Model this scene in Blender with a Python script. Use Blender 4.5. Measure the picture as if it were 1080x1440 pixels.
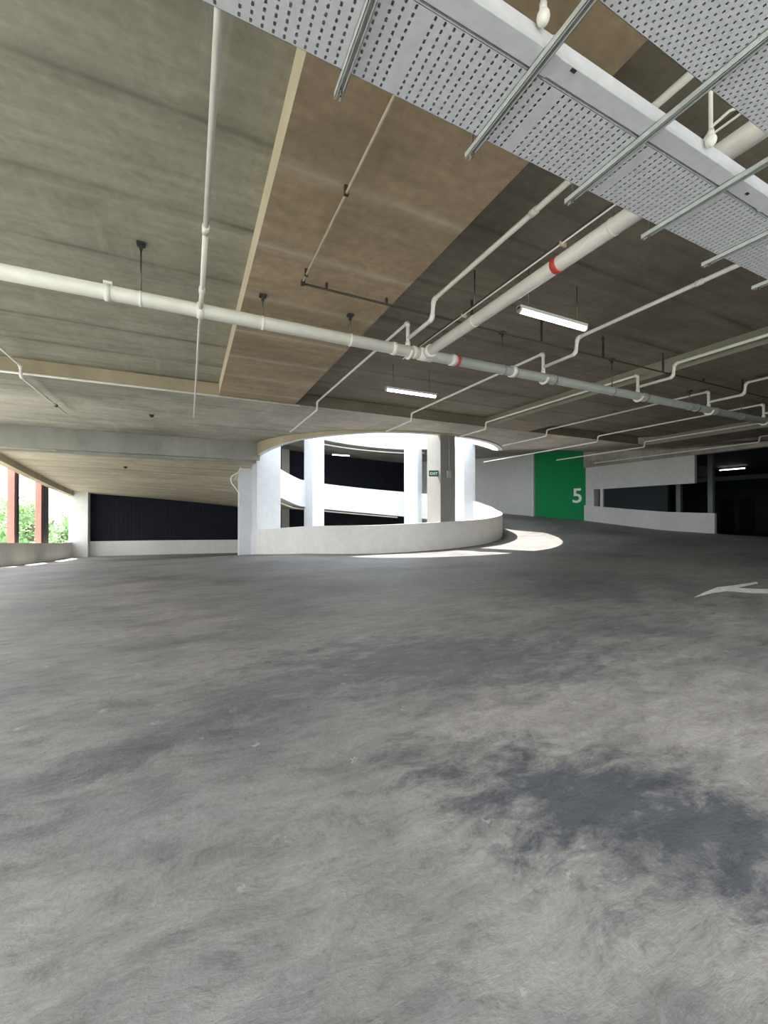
import bpy, bmesh, math, random
import numpy as np
from mathutils import Vector, Matrix
random.seed(7)
for o in list(bpy.data.objects): bpy.data.objects.remove(o)
scene = bpy.context.scene
COL = scene.collection
PI = math.pi

# ------------------------------------------------------------------ camera
YAW = math.radians(25.5)
cam_d = bpy.data.cameras.new('camera')
cam_d.sensor_fit = 'VERTICAL'; cam_d.sensor_height = 36.0; cam_d.lens = 577 * 36.0 / 1440
cam_d.clip_start = 0.05; cam_d.clip_end = 3000
cam = bpy.data.objects.new('camera', cam_d); COL.objects.link(cam)
cam.location = (0, 0, 1.5); cam.rotation_euler = (math.radians(90.4), 0, -YAW)
scene.camera = cam

# ------------------------------------------------------------------ world, sun, exposure
w = bpy.data.worlds.new('sky'); scene.world = w; w.use_nodes = True
nt = w.node_tree; nt.nodes.clear()
wo = nt.nodes.new('ShaderNodeOutputWorld'); bg = nt.nodes.new('ShaderNodeBackground')
tc = nt.nodes.new('ShaderNodeTexCoord'); sx = nt.nodes.new('ShaderNodeSeparateXYZ'); cr = nt.nodes.new('ShaderNodeValToRGB')
mr = nt.nodes.new('ShaderNodeMapRange'); mr.inputs['From Min'].default_value = -1; mr.inputs['From Max'].default_value = 1
nt.links.new(tc.outputs['Generated'], sx.inputs[0]); nt.links.new(sx.outputs['Z'], mr.inputs['Value'])
nt.links.new(mr.outputs[0], cr.inputs[0]); nt.links.new(cr.outputs[0], bg.inputs[0]); nt.links.new(bg.outputs[0], wo.inputs[0])
e = cr.color_ramp.elements
e[0].position = 0.47; e[0].color = (0.46, 0.47, 0.44, 1)
e[1].position = 0.515; e[1].color = (0.95, 0.97, 1.0, 1)
n_ = e.new(1.0); n_.color = (0.72, 0.86, 1.0, 1)
bg.inputs[1].default_value = 4.2
sun_d = bpy.data.lights.new('sun', 'SUN'); sun_d.energy = 15.0; sun_d.angle = math.radians(0.6); sun_d.color = (1, 0.96, 0.9)
sun = bpy.data.objects.new('sun', sun_d); COL.objects.link(sun)
sun.rotation_euler = Vector((0.383 * .574, -0.924 * .574, -0.819)).to_track_quat('-Z', 'Y').to_euler()
sun.location = (0, 40, 60)
scene.view_settings.view_transform = 'Standard'; scene.view_settings.look = 'None'
scene.view_settings.exposure = 0.35; scene.view_settings.gamma = 1.0; scene.view_settings.use_curve_mapping = False

# ------------------------------------------------------------------ materials
def nodes(name):
    m = bpy.data.materials.new(name); m.use_nodes = True
    t = m.node_tree; b = t.nodes['Principled BSDF']
    return m, t, b
def noise(t, vec, scale, detail=4, rough=0.55, dist=0.0):
    n = t.nodes.new('ShaderNodeTexNoise'); n.inputs['Scale'].default_value = scale
    n.inputs['Detail'].default_value = detail; n.inputs['Roughness'].default_value = rough; n.inputs['Distortion'].default_value = dist
    t.links.new(vec, n.inputs['Vector']); return n.outputs['Fac']
def mapping(t, vec, scale, rotz=0, loc=(0, 0, 0)):
    n = t.nodes.new('ShaderNodeMapping'); n.inputs['Scale'].default_value = scale
    n.inputs['Rotation'].default_value = (0, 0, rotz); n.inputs['Location'].default_value = loc
    t.links.new(vec, n.inputs['Vector']); return n.outputs[0]
def ramp(t, fac, stops):
    n = t.nodes.new('ShaderNodeValToRGB'); el = n.color_ramp.elements
    while len(el) < len(stops): el.new(0.5)
    for q, (p, c) in zip(el, stops):
        q.position = p; q.color = (c[0], c[1], c[2], 1) if not isinstance(c, (int, float)) else (c, c, c, 1)
    t.links.new(fac, n.inputs[0]); return n.outputs[0]
def mix(t, a, b, fac, mode='MIX'):
    n = t.nodes.new('ShaderNodeMix'); n.data_type = 'RGBA'; n.blend_type = mode
    for v, k in ((fac, 0), (a, 6), (b, 7)):
        if isinstance(v, (int, float)): n.inputs[k].default_value = v
        elif isinstance(v, tuple): n.inputs[k].default_value = (v[0], v[1], v[2], 1)
        else: t.links.new(v, n.inputs[k])
    return n.outputs[2]
def math_(t, op, a, b=None):
    n = t.nodes.new('ShaderNodeMath'); n.operation = op
    for i, v in enumerate((a, b)):
        if v is None: continue
        if isinstance(v, (int, float)): n.inputs[i].default_value = v
        else: t.links.new(v, n.inputs[i])
    return n.outputs[0]
def bump(t, b, h, strength, dist=0.02):
    n = t.nodes.new('ShaderNodeBump'); n.inputs['Strength'].default_value = strength; n.inputs['Distance'].default_value = dist
    t.links.new(h, n.inputs['Height']); t.links.new(n.outputs[0], b.inputs['Normal'])
def position(t): return t.nodes.new('ShaderNodeNewGeometry').outputs['Position']

def plain(name, c, rough=0.5, metal=0.0, var=0.12, scale=6.0):
    m, t, b = nodes(name); p = position(t)
    f = noise(t, p, scale, 4)
    lo = tuple(x * (1 - var) for x in c); hi = tuple(min(1, x * (1 + var)) for x in c)
    t.links.new(ramp(t, f, [(0.3, lo), (0.7, hi)]), b.inputs['Base Color'])
    b.inputs['Roughness'].default_value = rough; b.inputs['Metallic'].default_value = metal
    return m
def emit(name, c, s):
    m, t, b = nodes(name); b.inputs['Base Color'].default_value = (*c, 1)
    b.inputs['Emission Color'].default_value = (*c, 1); b.inputs['Emission Strength'].default_value = s
    return m
def soffit(name, c1, c2, line=(0.08, 0.07, 0.055), lstr=0.6, y0=4.1, dy=1.34, lw=0.06, blotch=0.5, streak=0.5, smear=None, patchy=0.0):
    """board-marked concrete: streaks along x, joint lines every dy metres"""
    m, t, b = nodes(name); p = position(t)
    big = noise(t, mapping(t, p, (0.35, 0.8, 0.5)), 1.0, 5, 0.6)
    base = ramp(t, big, [(0.3, c1), (0.7, c2)])
    st = noise(t, mapping(t, p, (0.22, 7.0, 1.0)), 1.0, 6, 0.65)
    base = mix(t, base, ramp(t, st, [(0.3, 0.55), (0.62, 1.25)]), streak, 'MULTIPLY')
    fine = noise(t, p, 9.0, 8, 0.7)
    base = mix(t, base, ramp(t, fine, [(0.3, 0.72), (0.7, 1.2)]), blotch, 'MULTIPLY')
    cl_ = noise(t, mapping(t, p, (1.3, 1.9, 1), 0.3, (5, 2, 0)), 1.0, 7, 0.72, 0.4)
    base = mix(t, base, ramp(t, cl_, [(0.32, 0.68), (0.5, 1.0), (0.68, 1.22)]), 0.55, 'MULTIPLY')
    if smear:                                     # pale cement smears running along y
        sm_ = noise(t, mapping(t, p, (3.2, 0.55, 1), 0.05, (2, 7, 0)), 1.0, 6, 0.7, 0.5)
        base = mix(t, base, smear, math_(t, 'MULTIPLY', ramp(t, sm_, [(0.56, 0.0), (0.72, 1.0)]), 0.55))
    if patchy:                                    # damp dirty areas
        pt = noise(t, mapping(t, p, (0.16, 0.2, 1), 0, (1.5, 0.2, 0)), 1.0, 4, 0.6)
        base = mix(t, base, ramp(t, pt, [(0.40, 0.55), (0.56, 1.05)]), patchy, 'MULTIPLY')
    s = t.nodes.new('ShaderNodeSeparateXYZ'); t.links.new(p, s.inputs[0])
    wob = noise(t, mapping(t, p, (0.4, 0.4, 0.4)), 1.0, 3)
    yy = math_(t, 'ADD', math_(t, 'MULTIPLY', math_(t, 'SUBTRACT', s.outputs[1], y0), 1 / dy), math_(t, 'MULTIPLY', math_(t, 'SUBTRACT', wob, 0.5), 0.07))
    fr = math_(t, 'PINGPONG', yy, 0.5)
    ln = ramp(t, fr, [(0.0, 1.0), (lw * 0.3, 0.7), (lw * 0.55, 0.38), (lw * 1.9, 0.0)])
    lm = math_(t, 'MULTIPLY', ln, ramp(t, noise(t, mapping(t, p, (0.7, 0.7, 0.7), 0, (3, 1, 0)), 1.0, 4), [(0.35, 0.25), (0.65, 1.0)]))
    base = mix(t, base, line, math_(t, 'MULTIPLY', lm, lstr))
    t.links.new(base, b.inputs['Base Color']); b.inputs['Roughness'].default_value = 0.78
    h = math_(t, 'ADD', math_(t, 'MULTIPLY', st, 0.6), math_(t, 'MULTIPLY', fine, 0.5))
    bump(t, b, h, 0.35, 0.01)
    return m
def wallmat(name, c, var=0.10, rough=0.6):
    m, t, b = nodes(name); p = position(t)
    f = noise(t, mapping(t, p, (0.6, 0.6, 0.25)), 1.0, 5, 0.6); g = noise(t, p, 5.0, 5)
    lo = tuple(x * (1 - var) for x in c); hi = tuple(min(1, x * (1 + var * .6)) for x in c)
    base = ramp(t, f, [(0.3, lo), (0.65, hi)])
    base = mix(t, base, ramp(t, g, [(0.3, 0.9), (0.7, 1.05)]), 0.6, 'MULTIPLY')
    t.links.new(base, b.inputs['Base Color']); b.inputs['Roughness'].default_value = rough
    return m
def floormat():
    m, t, b = nodes('screeded_concrete'); p = position(t)
    warp = t.nodes.new('ShaderNodeTexNoise'); warp.inputs['Scale'].default_value = 1.6; warp.inputs['Detail'].default_value = 5
    t.links.new(p, warp.inputs['Vector'])
    vm = t.nodes.new('ShaderNodeMix'); vm.data_type = 'RGBA'; vm.blend_type = 'LINEAR_LIGHT'; vm.inputs[0].default_value = 0.13
    t.links.new(p, vm.inputs[6]); t.links.new(warp.outputs['Color'], vm.inputs[7]); q = vm.outputs[2]
    big = noise(t, mapping(t, q, (0.30, 0.42, 0.3), 0.5, (1.7, 0.4, 0)), 1.0, 5, 0.62)
    base = ramp(t, big, [(0.30, (0.20, 0.190, 0.190)), (0.42, (0.29, 0.272, 0.254)), (0.55, (0.40, 0.370, 0.330)), (0.75, (0.46, 0.423, 0.372))])
    mid = noise(t, mapping(t, q, (1.1, 2.4, 1), 0.9), 1.0, 7, 0.7)
    base = mix(t, base, ramp(t, mid, [(0.28, 0.62), (0.5, 0.98), (0.72, 1.18)]), 0.75, 'MULTIPLY')
    # darker bluish cement stain where the slab was patched
    def patch(x, y, rx, ry, rot, soft):
        v = mapping(t, q, (1, 1, 0), 0, (0, 0, 0))
        n1 = t.nodes.new('ShaderNodeVectorMath'); n1.operation = 'SUBTRACT'; n1.inputs[1].default_value = (x, y, 0); t.links.new(v, n1.inputs[0])
        n2 = t.nodes.new('ShaderNodeVectorRotate'); n2.rotation_type = 'Z_AXIS'; n2.inputs['Angle'].default_value = rot; t.links.new(n1.outputs[0], n2.inputs['Vector'])
        n3 = t.nodes.new('ShaderNodeVectorMath'); n3.operation = 'MULTIPLY'; n3.inputs[1].default_value = (1 / rx, 1 / ry, 0); t.links.new(n2.outputs[0], n3.inputs[0])
        n4 = t.nodes.new('ShaderNodeVectorMath'); n4.operation = 'LENGTH'; t.links.new(n3.outputs[0], n4.inputs[0])
        d = math_(t, 'ADD', n4.outputs['Value'], math_(t, 'MULTIPLY', math_(t, 'SUBTRACT', noise(t, mapping(t, q, (2.6, 4.6, 1), .7), 1.0, 10, 0.8, .3), 0.5), 3.6))
        return ramp(t, d, [(0.35, 1.0), (0.35 + soft, 0.0)])
    base = mix(t, base, (0.098, 0.102, 0.114), math_(t, 'MULTIPLY', patch(2.0, 1.35, 1.25, 0.62, 0.85, 1.3), 0.95))
    base = mix(t, base, (0.15, 0.148, 0.165), math_(t, 'MULTIPLY', patch(2.3, 3.6, 2.4, 1.1, 0.35, 1.3), 0.75))
    base = mix(t, base, (0.12, 0.12, 0.128), math_(t, 'MULTIPLY', patch(-0.3, 3.05, 0.8, 0.25, -0.3, 0.9), 0.7))
    # floor darkens towards the drum: daylight falloff put into the colour
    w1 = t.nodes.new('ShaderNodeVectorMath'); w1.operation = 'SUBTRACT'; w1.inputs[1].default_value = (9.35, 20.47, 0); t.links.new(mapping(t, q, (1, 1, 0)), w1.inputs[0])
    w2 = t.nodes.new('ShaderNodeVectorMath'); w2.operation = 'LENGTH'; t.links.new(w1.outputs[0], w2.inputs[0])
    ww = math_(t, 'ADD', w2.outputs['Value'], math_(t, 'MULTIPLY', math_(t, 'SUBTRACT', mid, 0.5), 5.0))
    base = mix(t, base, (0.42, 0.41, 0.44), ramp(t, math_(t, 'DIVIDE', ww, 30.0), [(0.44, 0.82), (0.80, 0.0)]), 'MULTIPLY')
    # trowel swirls
    sw = noise(t, mapping(t, q, (2.0, 8.0, 1), 0.95), 1.0, 9, 0.78, 0.3)
    base = mix(t, base, ramp(t, sw, [(0.30, 0.55), (0.5, 1.0), (0.70, 1.25)]), 0.75, 'MULTIPLY')
    m2 = noise(t, mapping(t, q, (5.0, 9.0, 1), 0.8), 1.0, 10, 0.8, 0.25)
    base = mix(t, base, ramp(t, m2, [(0.32, 0.45), (0.45, 0.92), (0.60, 1.05), (0.72, 1.30)]), 0.85, 'MULTIPLY')
    fine = noise(t, q, 42.0, 6, 0.7)
    base = mix(t, base, ramp(t, fine, [(0.3, 0.72), (0.68, 1.2)]), 0.55, 'MULTIPLY')
    # scattered pale chips of mortar
    vo = t.nodes.new('ShaderNodeTexVoronoi'); vo.inputs['Scale'].default_value = 3.3; t.links.new(q, vo.inputs['Vector'])
    chip = math_(t, 'MULTIPLY', ramp(t, vo.outputs['Distance'], [(0.05, 1.0), (0.14, 0.0)]), ramp(t, fine, [(0.5, 0.0), (0.56, 1.0)]))
    base = mix(t, base, (0.5, 0.48, 0.44), math_(t, 'MULTIPLY', chip, 0.6))
    t.links.new(base, b.inputs['Base Color'])
    t.links.new(ramp(t, mid, [(0.3, 0.5), (0.7, 0.72)]), b.inputs['Roughness'])
    h = math_(t, 'ADD', math_(t, 'MULTIPLY', sw, 0.7), math_(t, 'ADD', math_(t, 'MULTIPLY', fine, 0.35), math_(t, 'MULTIPLY', mid, 0.8)))
    bump(t, b, h, 0.75, 0.014)
    return m

M = {}
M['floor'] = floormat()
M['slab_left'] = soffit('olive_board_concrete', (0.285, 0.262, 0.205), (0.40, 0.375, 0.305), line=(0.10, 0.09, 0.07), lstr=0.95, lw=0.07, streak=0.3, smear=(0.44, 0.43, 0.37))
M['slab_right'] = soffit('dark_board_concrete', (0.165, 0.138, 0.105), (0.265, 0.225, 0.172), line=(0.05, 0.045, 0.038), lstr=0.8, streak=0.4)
M['beam'] = soffit('form_stained_concrete', (0.32, 0.245, 0.155), (0.47, 0.345, 0.225), line=(0.62, 0.56, 0.47), lstr=0.75, y0=3.87, dy=1.28, lw=0.06, streak=0.22, blotch=0.6)
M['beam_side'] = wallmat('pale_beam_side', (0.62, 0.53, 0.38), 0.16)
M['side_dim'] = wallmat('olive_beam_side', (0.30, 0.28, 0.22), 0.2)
M['band'] = soffit('grey_board_concrete', (0.36, 0.325, 0.275), (0.54, 0.49, 0.415), lstr=0.3, y0=13.4, dy=1.5, streak=0.3, smear=(0.6, 0.57, 0.52), patchy=0.8)
M['band_edge'] = wallmat('tan_band_edge', (0.46, 0.385, 0.26), 0.2)
M['drop'] = wallmat('grey_drop_beam', (0.27, 0.262, 0.235), 0.3, 0.45)
M['ramp_soffit'] = soffit('ramp_board_concrete', (0.46, 0.40, 0.29), (0.60, 0.53, 0.40), lstr=0.45, y0=20.2, dy=1.3, streak=0.6)
M['white'] = wallmat('white_wall_paint', (0.60, 0.61, 0.63), 0.06)
M['offwhite'] = wallmat('off_white_paint', (0.66, 0.65, 0.61), 0.08)
M['grey_wall'] = wallmat('grey_white_wall', (0.60, 0.60, 0.58), 0.06)
M['column'] = wallmat('grey_column_concrete', (0.26, 0.25, 0.235), 0.12)
M['green'] = wallmat('green_paint', (0.0, 0.235, 0.072), 0.06, 0.85)
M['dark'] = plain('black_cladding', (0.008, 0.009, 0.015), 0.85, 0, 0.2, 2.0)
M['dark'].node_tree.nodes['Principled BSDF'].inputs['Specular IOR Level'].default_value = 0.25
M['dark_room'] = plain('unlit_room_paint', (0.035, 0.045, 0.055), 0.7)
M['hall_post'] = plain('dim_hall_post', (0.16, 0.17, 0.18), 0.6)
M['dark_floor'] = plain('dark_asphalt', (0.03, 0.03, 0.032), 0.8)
M['dark_door'] = plain('black_door', (0.006, 0.006, 0.007), 0.6)
M['pipe'] = plain('white_pipe_paint', (0.86, 0.83, 0.76), 0.38, 0, 0.05)
M['pipe_grey'] = plain('grey_pipe_paint', (0.36, 0.36, 0.34), 0.42, 0, 0.08)
M['red'] = plain('red_band', (0.62, 0.05, 0.03), 0.5)
M['black_metal'] = plain('dark_conduit', (0.05, 0.042, 0.035), 0.5, 0.3)
M['rod'] = plain('threaded_rod_steel', (0.16, 0.15, 0.13), 0.45, 0.8)
M['beige_conduit'] = plain('beige_conduit', (0.60, 0.50, 0.36), 0.5)
M['galv'] = plain('galvanised_steel', (0.68, 0.68, 0.72), 0.5, 0.1, 0.06, 14)
M['galv_strut'] = plain('galvanised_strut', (0.62, 0.63, 0.61), 0.4, 0.3, 0.1, 14)
M['led'] = emit('led_diffuser', (0.9, 0.97, 1.0), 9.0)
M['fin_red'] = plain('red_fin_paint', (0.66, 0.20, 0.15), 0.5)
M['bracket'] = plain('black_bracket', (0.03, 0.03, 0.03), 0.6)
M['sign'] = plain('sign_green_black', (0.012, 0.05, 0.032), 0.4)
M['sign_text'] = emit('lit_sign_text', (0.45, 0.8, 0.55), 0.35)
M['numeral'] = plain('white_numeral', (0.9, 0.93, 0.9), 0.7, 0, 0.03)
M['road_paint'] = plain('worn_road_paint', (0.8, 0.78, 0.72), 0.7, 0, 0.25, 20)
M['ground'] = plain('distant_ground', (0.24, 0.25, 0.21), 0.9, 0, 0.3, 0.02)
M['bark'] = plain('bark', (0.16, 0.11, 0.07), 0.9)
M['leaf'] = plain('leaves', (0.30, 0.46, 0.20), 0.6, 0, 0.35, 0.9)

# ------------------------------------------------------------------ mesh helpers
class MB:
    def __init__(s): s.v = []; s.f = []; s.sm = []; s.mi = []
    def add(s, vs, fs, smooth=False, mi=0):
        o = len(s.v); s.v += [tuple(x) for x in vs]
        for f in fs: s.f.append(tuple(i + o for i in f)); s.sm.append(smooth); s.mi.append(mi)
        return s
    def box(s, a, b, mi=0):
        x0, y0, z0 = a; x1, y1, z1 = b
        vs = [(x0, y0, z0), (x1, y0, z0), (x1, y1, z0), (x0, y1, z0), (x0, y0, z1), (x1, y0, z1), (x1, y1, z1), (x0, y1, z1)]
        return s.add(vs, [(0, 3, 2, 1), (4, 5, 6, 7), (0, 1, 5, 4), (1, 2, 6, 5), (2, 3, 7, 6), (3, 0, 4, 7)], False, mi)
    def obox(s, c, ux, uy, hx, hy, z0, z1, mi=0):
        c = Vector((c[0], c[1])); ux = Vector(ux); uy = Vector(uy)
        p = [c - ux * hx - uy * hy, c + ux * hx - uy * hy, c + ux * hx + uy * hy, c - ux * hx + uy * hy]
        vs = [(q.x, q.y, z0) for q in p] + [(q.x, q.y, z1) for q in p]
        return s.add(vs, [(0, 3, 2, 1), (4, 5, 6, 7), (0, 1, 5, 4), (1, 2, 6, 5), (2, 3, 7, 6), (3, 0, 4, 7)], False, mi)
    def tube(s, path, r, seg=14, cap=True, mi=0):
        P = [Vector(p) for p in path]; n = len(P); rings = []
        d0 = (P[1] - P[0]).normalized()
        up = Vector((0, 0, 1)) if abs(d0.z) < 0.9 else Vector((1, 0, 0))
        a = d0.cross(up).normalized(); b = a.cross(d0).normalized()
        cur = [(a * math.cos(2 * PI * i / seg) + b * math.sin(2 * PI * i / seg)) * r for i in range(seg)]
        pts = [P[0] + c for c in cur]; rings.append(pts)
        for k in range(1, n):
            d = (P[k] - P[k - 1]).normalized()
            if k < n - 1:
                d2 = (P[k + 1] - P[k]).normalized(); nn = (d + d2).normalized()
            else: nn = d
            new = []
            for q in rings[-1]:
                tt = (P[k] - q).dot(nn) / d.dot(nn); new.append(q + d * tt)
            rings.append(new)
        vs = [q for rg in rings for q in rg]; fs = []
        for k in range(n - 1):
            for i in range(seg):
                j = (i + 1) % seg
                fs.append((k * seg + i, (k + 1) * seg + i, (k + 1) * seg + j, k * seg + j))
        s.add(vs, fs, True, mi)
        if cap:
            s.add(rings[0], [tuple(range(seg))], False, mi); s.add(rings[-1], [tuple(reversed(range(seg)))], False, mi)
        return s
    def ball(s, c, r, seg=14, rg=8, sz=1.0, mi=0):
        vs = []; fs = []
        for i in range(rg + 1):
            th = PI * i / rg
            for j in range(seg):
                ph = 2 * PI * j / seg
                vs.append((c[0] + r * math.sin(th) * math.cos(ph), c[1] + r * math.sin(th) * math.sin(ph), c[2] + r * sz * math.cos(th)))
        for i in range(rg):
            for j in range(seg):
                k = (j + 1) % seg
                fs.append((i * seg + j, (i + 1) * seg + j, (i + 1) * seg + k, i * seg + k))
        return s.add(vs, fs, True, mi)
    def build(s, name, mat, parent=None, bevel=0):
        me = bpy.data.meshes.new(name); 
        off = Vector((0, 0, 0))
        if parent is None:
            A = np.array(s.v); c = (A.min(0) + A.max(0)) / 2; off = Vector((c[0], c[1], A.min(0)[2]))
        else:
            off = parent['_o'] if False else Vector(ORI.get(parent.name, (0, 0, 0)))
        me.from_pydata([tuple(Vector(q) - off) for q in s.v], [], s.f); me.update()
        mats = mat if isinstance(mat, (list, tuple)) else [mat]
        for m in mats: me.materials.append(m)
        me.polygons.foreach_set('use_smooth', s.sm); me.polygons.foreach_set('material_index', s.mi)
        bm = bmesh.new(); bm.from_mesh(me); bmesh.ops.remove_doubles(bm, verts=bm.verts, dist=1e-5)
        bmesh.ops.recalc_face_normals(bm, faces=bm.faces); bm.to_mesh(me); bm.free()
        o = bpy.data.objects.new(name, me); COL.objects.link(o)
        if parent is None: o.location = off
        else: o.parent = parent
        ORI[o.name] = tuple(off)
        if bevel:
            md = o.modifiers.new('bevel', 'BEVEL'); md.width = bevel; md.segments = 2; md.limit_method = 'ANGLE'
        return o
ORI = {}
def tag(o, label, cat, group=None):
    o['label'] = label; o['category'] = cat
    if group: o['group'] = group
    return o
def thing(name, loc, label, cat, group=None):
    o = bpy.data.objects.new(name, None); COL.objects.link(o); o.location = loc; o.empty_display_size = 0.2
    ORI[o.name] = tuple(loc)
    return tag(o, label, cat, group)
def struct(name, mb, mat, parent=None, bevel=0):
    o = mb.build(name, mat, parent, bevel)
    if parent is None: o['kind'] = 'structure'
    return o
def copy_thing(src, delta, label, group=None):
    r = src.copy(); COL.objects.link(r); r.location = Vector(src.location) + Vector(delta); r['label'] = label
    if group: r['group'] = group
    for ch in list(src.children):
        c = ch.copy(); COL.objects.link(c); c.parent = r
        for g in list(ch.children):
            d = g.copy(); COL.objects.link(d); d.parent = c
    return r

# ------------------------------------------------------------------ the helical ramp: plan and levels
CX, CY, RO, RI = 9.35, 20.47, 6.6, 6.38
XL, XR, YB, YF = -6.6, 23.75, -3.2, 32.6          # plan limits of the deck
FK = [(-197, -2.2), (-150, -1.6), (-129, -1.35), (-102, -1.2), (-65, -.5), (-57, -.3), (-25, -.05), (0, 0), (45, .22), (74, .46), (90, .65),
      (113, 1.25), (140, 1.75), (163, 2.0), (200, 2.38), (231, 2.68), (257, 3.5), (298, 4.55), (302, 4.8)]
UK = [(302, 4.25), (330, 4.6), (360, 4.75), (434, 4.8), (450, 5.1), (473, 5.85), (523, 6.1), (602, 6.9), (640, 7.5)]
def F(t): return float(np.interp(t, [k[0] for k in FK], [k[1] for k in FK]))
def S(t):                                         # underside of the ramp slab over the floor at t-360
    return F(t) - 0.57 if t <= 298 else float(np.interp(t, [298] + [k[0] for k in UK], [F(298) - .57] + [k[1] for k in UK]))
def dirv(t):
    a = math.radians(t); c, s = math.cos(a), math.sin(a)
    return (c * -.4155 + s * .9096, c * -.9096 + s * -.4155)
def theta(x, y):
    dx, dy = x - CX, y - CY
    return math.degrees(math.atan2(dx * .9096 - dy * .4155, dx * -.4155 - dy * .9096))
def fz(x, y): return F(theta(x, y))
def rmax(t):
    dx, dy = dirv(t); r = 60
    if dx < -1e-6: r = min(r, (XL - .1 - CX) / dx)
    if dx > 1e-6: r = min(r, (XR + .1 - CX) / dx)
    if dy < -1e-6: r = min(r, (YB - CY) / dy)
    if dy > 1e-6: r = min(r, (YF - CY) / dy)
    tt = t % 360
    if 121 < tt < 160: r = min(r, 13.1)
    return r
def annulus(t0, t1, ftop, fbot, r0=RO, dt=1.5, rfun=rmax, nr=10):
    n = max(2, int(round((t1 - t0) / dt))); mb = MB(); vt = []; fs = []
    for i in range(n + 1):
        t = t0 + (t1 - t0) * i / n; R = rfun(t); d = dirv(t)
        for k in range(nr + 1):
            r = r0 + (R - r0) * k / nr
            vt.append((CX + d[0] * r, CY + d[1] * r, ftop(t)))
    N = len(vt); vb = [(x, y, fbot(t0 + (t1 - t0) * (i // (nr + 1)) / n)) for i, (x, y, z) in enumerate(vt)]
    W = nr + 1
    for i in range(n):
        for k in range(nr):
            a = i * W + k
            fs.append((a, a + 1, a + W + 1, a + W)); fs.append((N + a, N + a + W, N + a + W + 1, N + a + 1))
    for i in range(n):
        a = i * W; fs.append((a, a + W, N + a + W, N + a)); a += nr; fs.append((a, N + a, N + a + W, a + W))
    for k in range(nr):
        a = k; fs.append((a, N + a, N + a + 1, a + 1)); a = n * W + k; fs.append((a, a + 1, N + a + 1, N + a))
    return mb.add(vt + vb, fs)
def ring(t0, t1, ftop, fbot, ro=RO, ri=RI, dt=2.0):
    return annulus(t0, t1, ftop, fbot, ri, dt, lambda t: ro, 1)

# floor of the deck and the ramp
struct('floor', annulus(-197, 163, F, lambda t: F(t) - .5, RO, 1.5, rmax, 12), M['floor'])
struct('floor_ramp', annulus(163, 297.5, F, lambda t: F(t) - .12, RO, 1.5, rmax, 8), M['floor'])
struct('ceiling_ramp_underside', annulus(163, 297.5, lambda t: F(t) - .13, S, RO, 1.5, rmax, 8), M['ramp_soffit'])
struct('ceiling_upper_ramp', annulus(434, 640, lambda t: S(t) + .5, S, RO, 1.5, rmax, 8), M['band'])

# flat ceiling: slab fields between the band beams
ZS, ZB = 5.13, 4.80
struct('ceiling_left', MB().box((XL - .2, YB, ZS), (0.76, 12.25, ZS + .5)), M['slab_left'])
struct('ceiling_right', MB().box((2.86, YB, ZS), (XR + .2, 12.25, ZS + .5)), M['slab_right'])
def band_beam(n, x0, x1, m1='beam', m2='beam_side'):
    mb = MB(); mb.box((x0, YB, ZB), (x1, 12.22, ZS + .4))
    o = mb.build('trim_%d' % n, [M[m1], M[m2]]); o['kind'] = 'structure'
    for p in o.data.polygons:
        if abs(p.normal.x) > .5: p.material_index = 1
    return o
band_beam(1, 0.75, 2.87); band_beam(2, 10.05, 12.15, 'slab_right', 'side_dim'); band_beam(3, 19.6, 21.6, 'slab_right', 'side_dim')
# transverse band along the drum
def prism(poly, z0, z1):
    bm = bmesh.new(); vs = [bm.verts.new((x, y, z0)) for x, y in poly]; f = bm.faces.new(vs)
    r = bmesh.ops.extrude_face_region(bm, geom=[f])
    for v in r['geom']:
        if isinstance(v, bmesh.types.BMVert): v.co.z = z1
    bmesh.ops.triangulate(bm, faces=[q for q in bm.faces if len(q.verts) > 4])
    mb = MB(); bm.verts.index_update(); mb.add([v.co[:] for v in bm.verts], [tuple(v.index for v in q.verts) for q in bm.faces]); bm.free(); return mb
poly = [(XL - .2, 12.2), (.76, 12.2), (2.86, 12.2), (19.0, 12.2)]
for i in range(0, 67):
    t = 74 - i * 2.0; d = dirv(t); poly.append((CX + d[0] * RO, CY + d[1] * RO))
poly += [(2.8, 19.5), (XL - .2, 19.5)]
o = struct('ceiling_band', prism(poly, ZB, ZS + .5), [M['band'], M['band_edge'], M['slab_right']])
for p in o.data.polygons:
    if p.normal.y < -.9: p.material_index = 1 if (o.location.x + p.center.x) < 2 else 2
struct('trim_4', MB().box((XL - .2, 19.4, 4.0), (2.95, 19.75, ZS + .4)).box((XL - .2, 19.75, 3.9), (2.95, 20.0, 4.8)), M['drop'])

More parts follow.
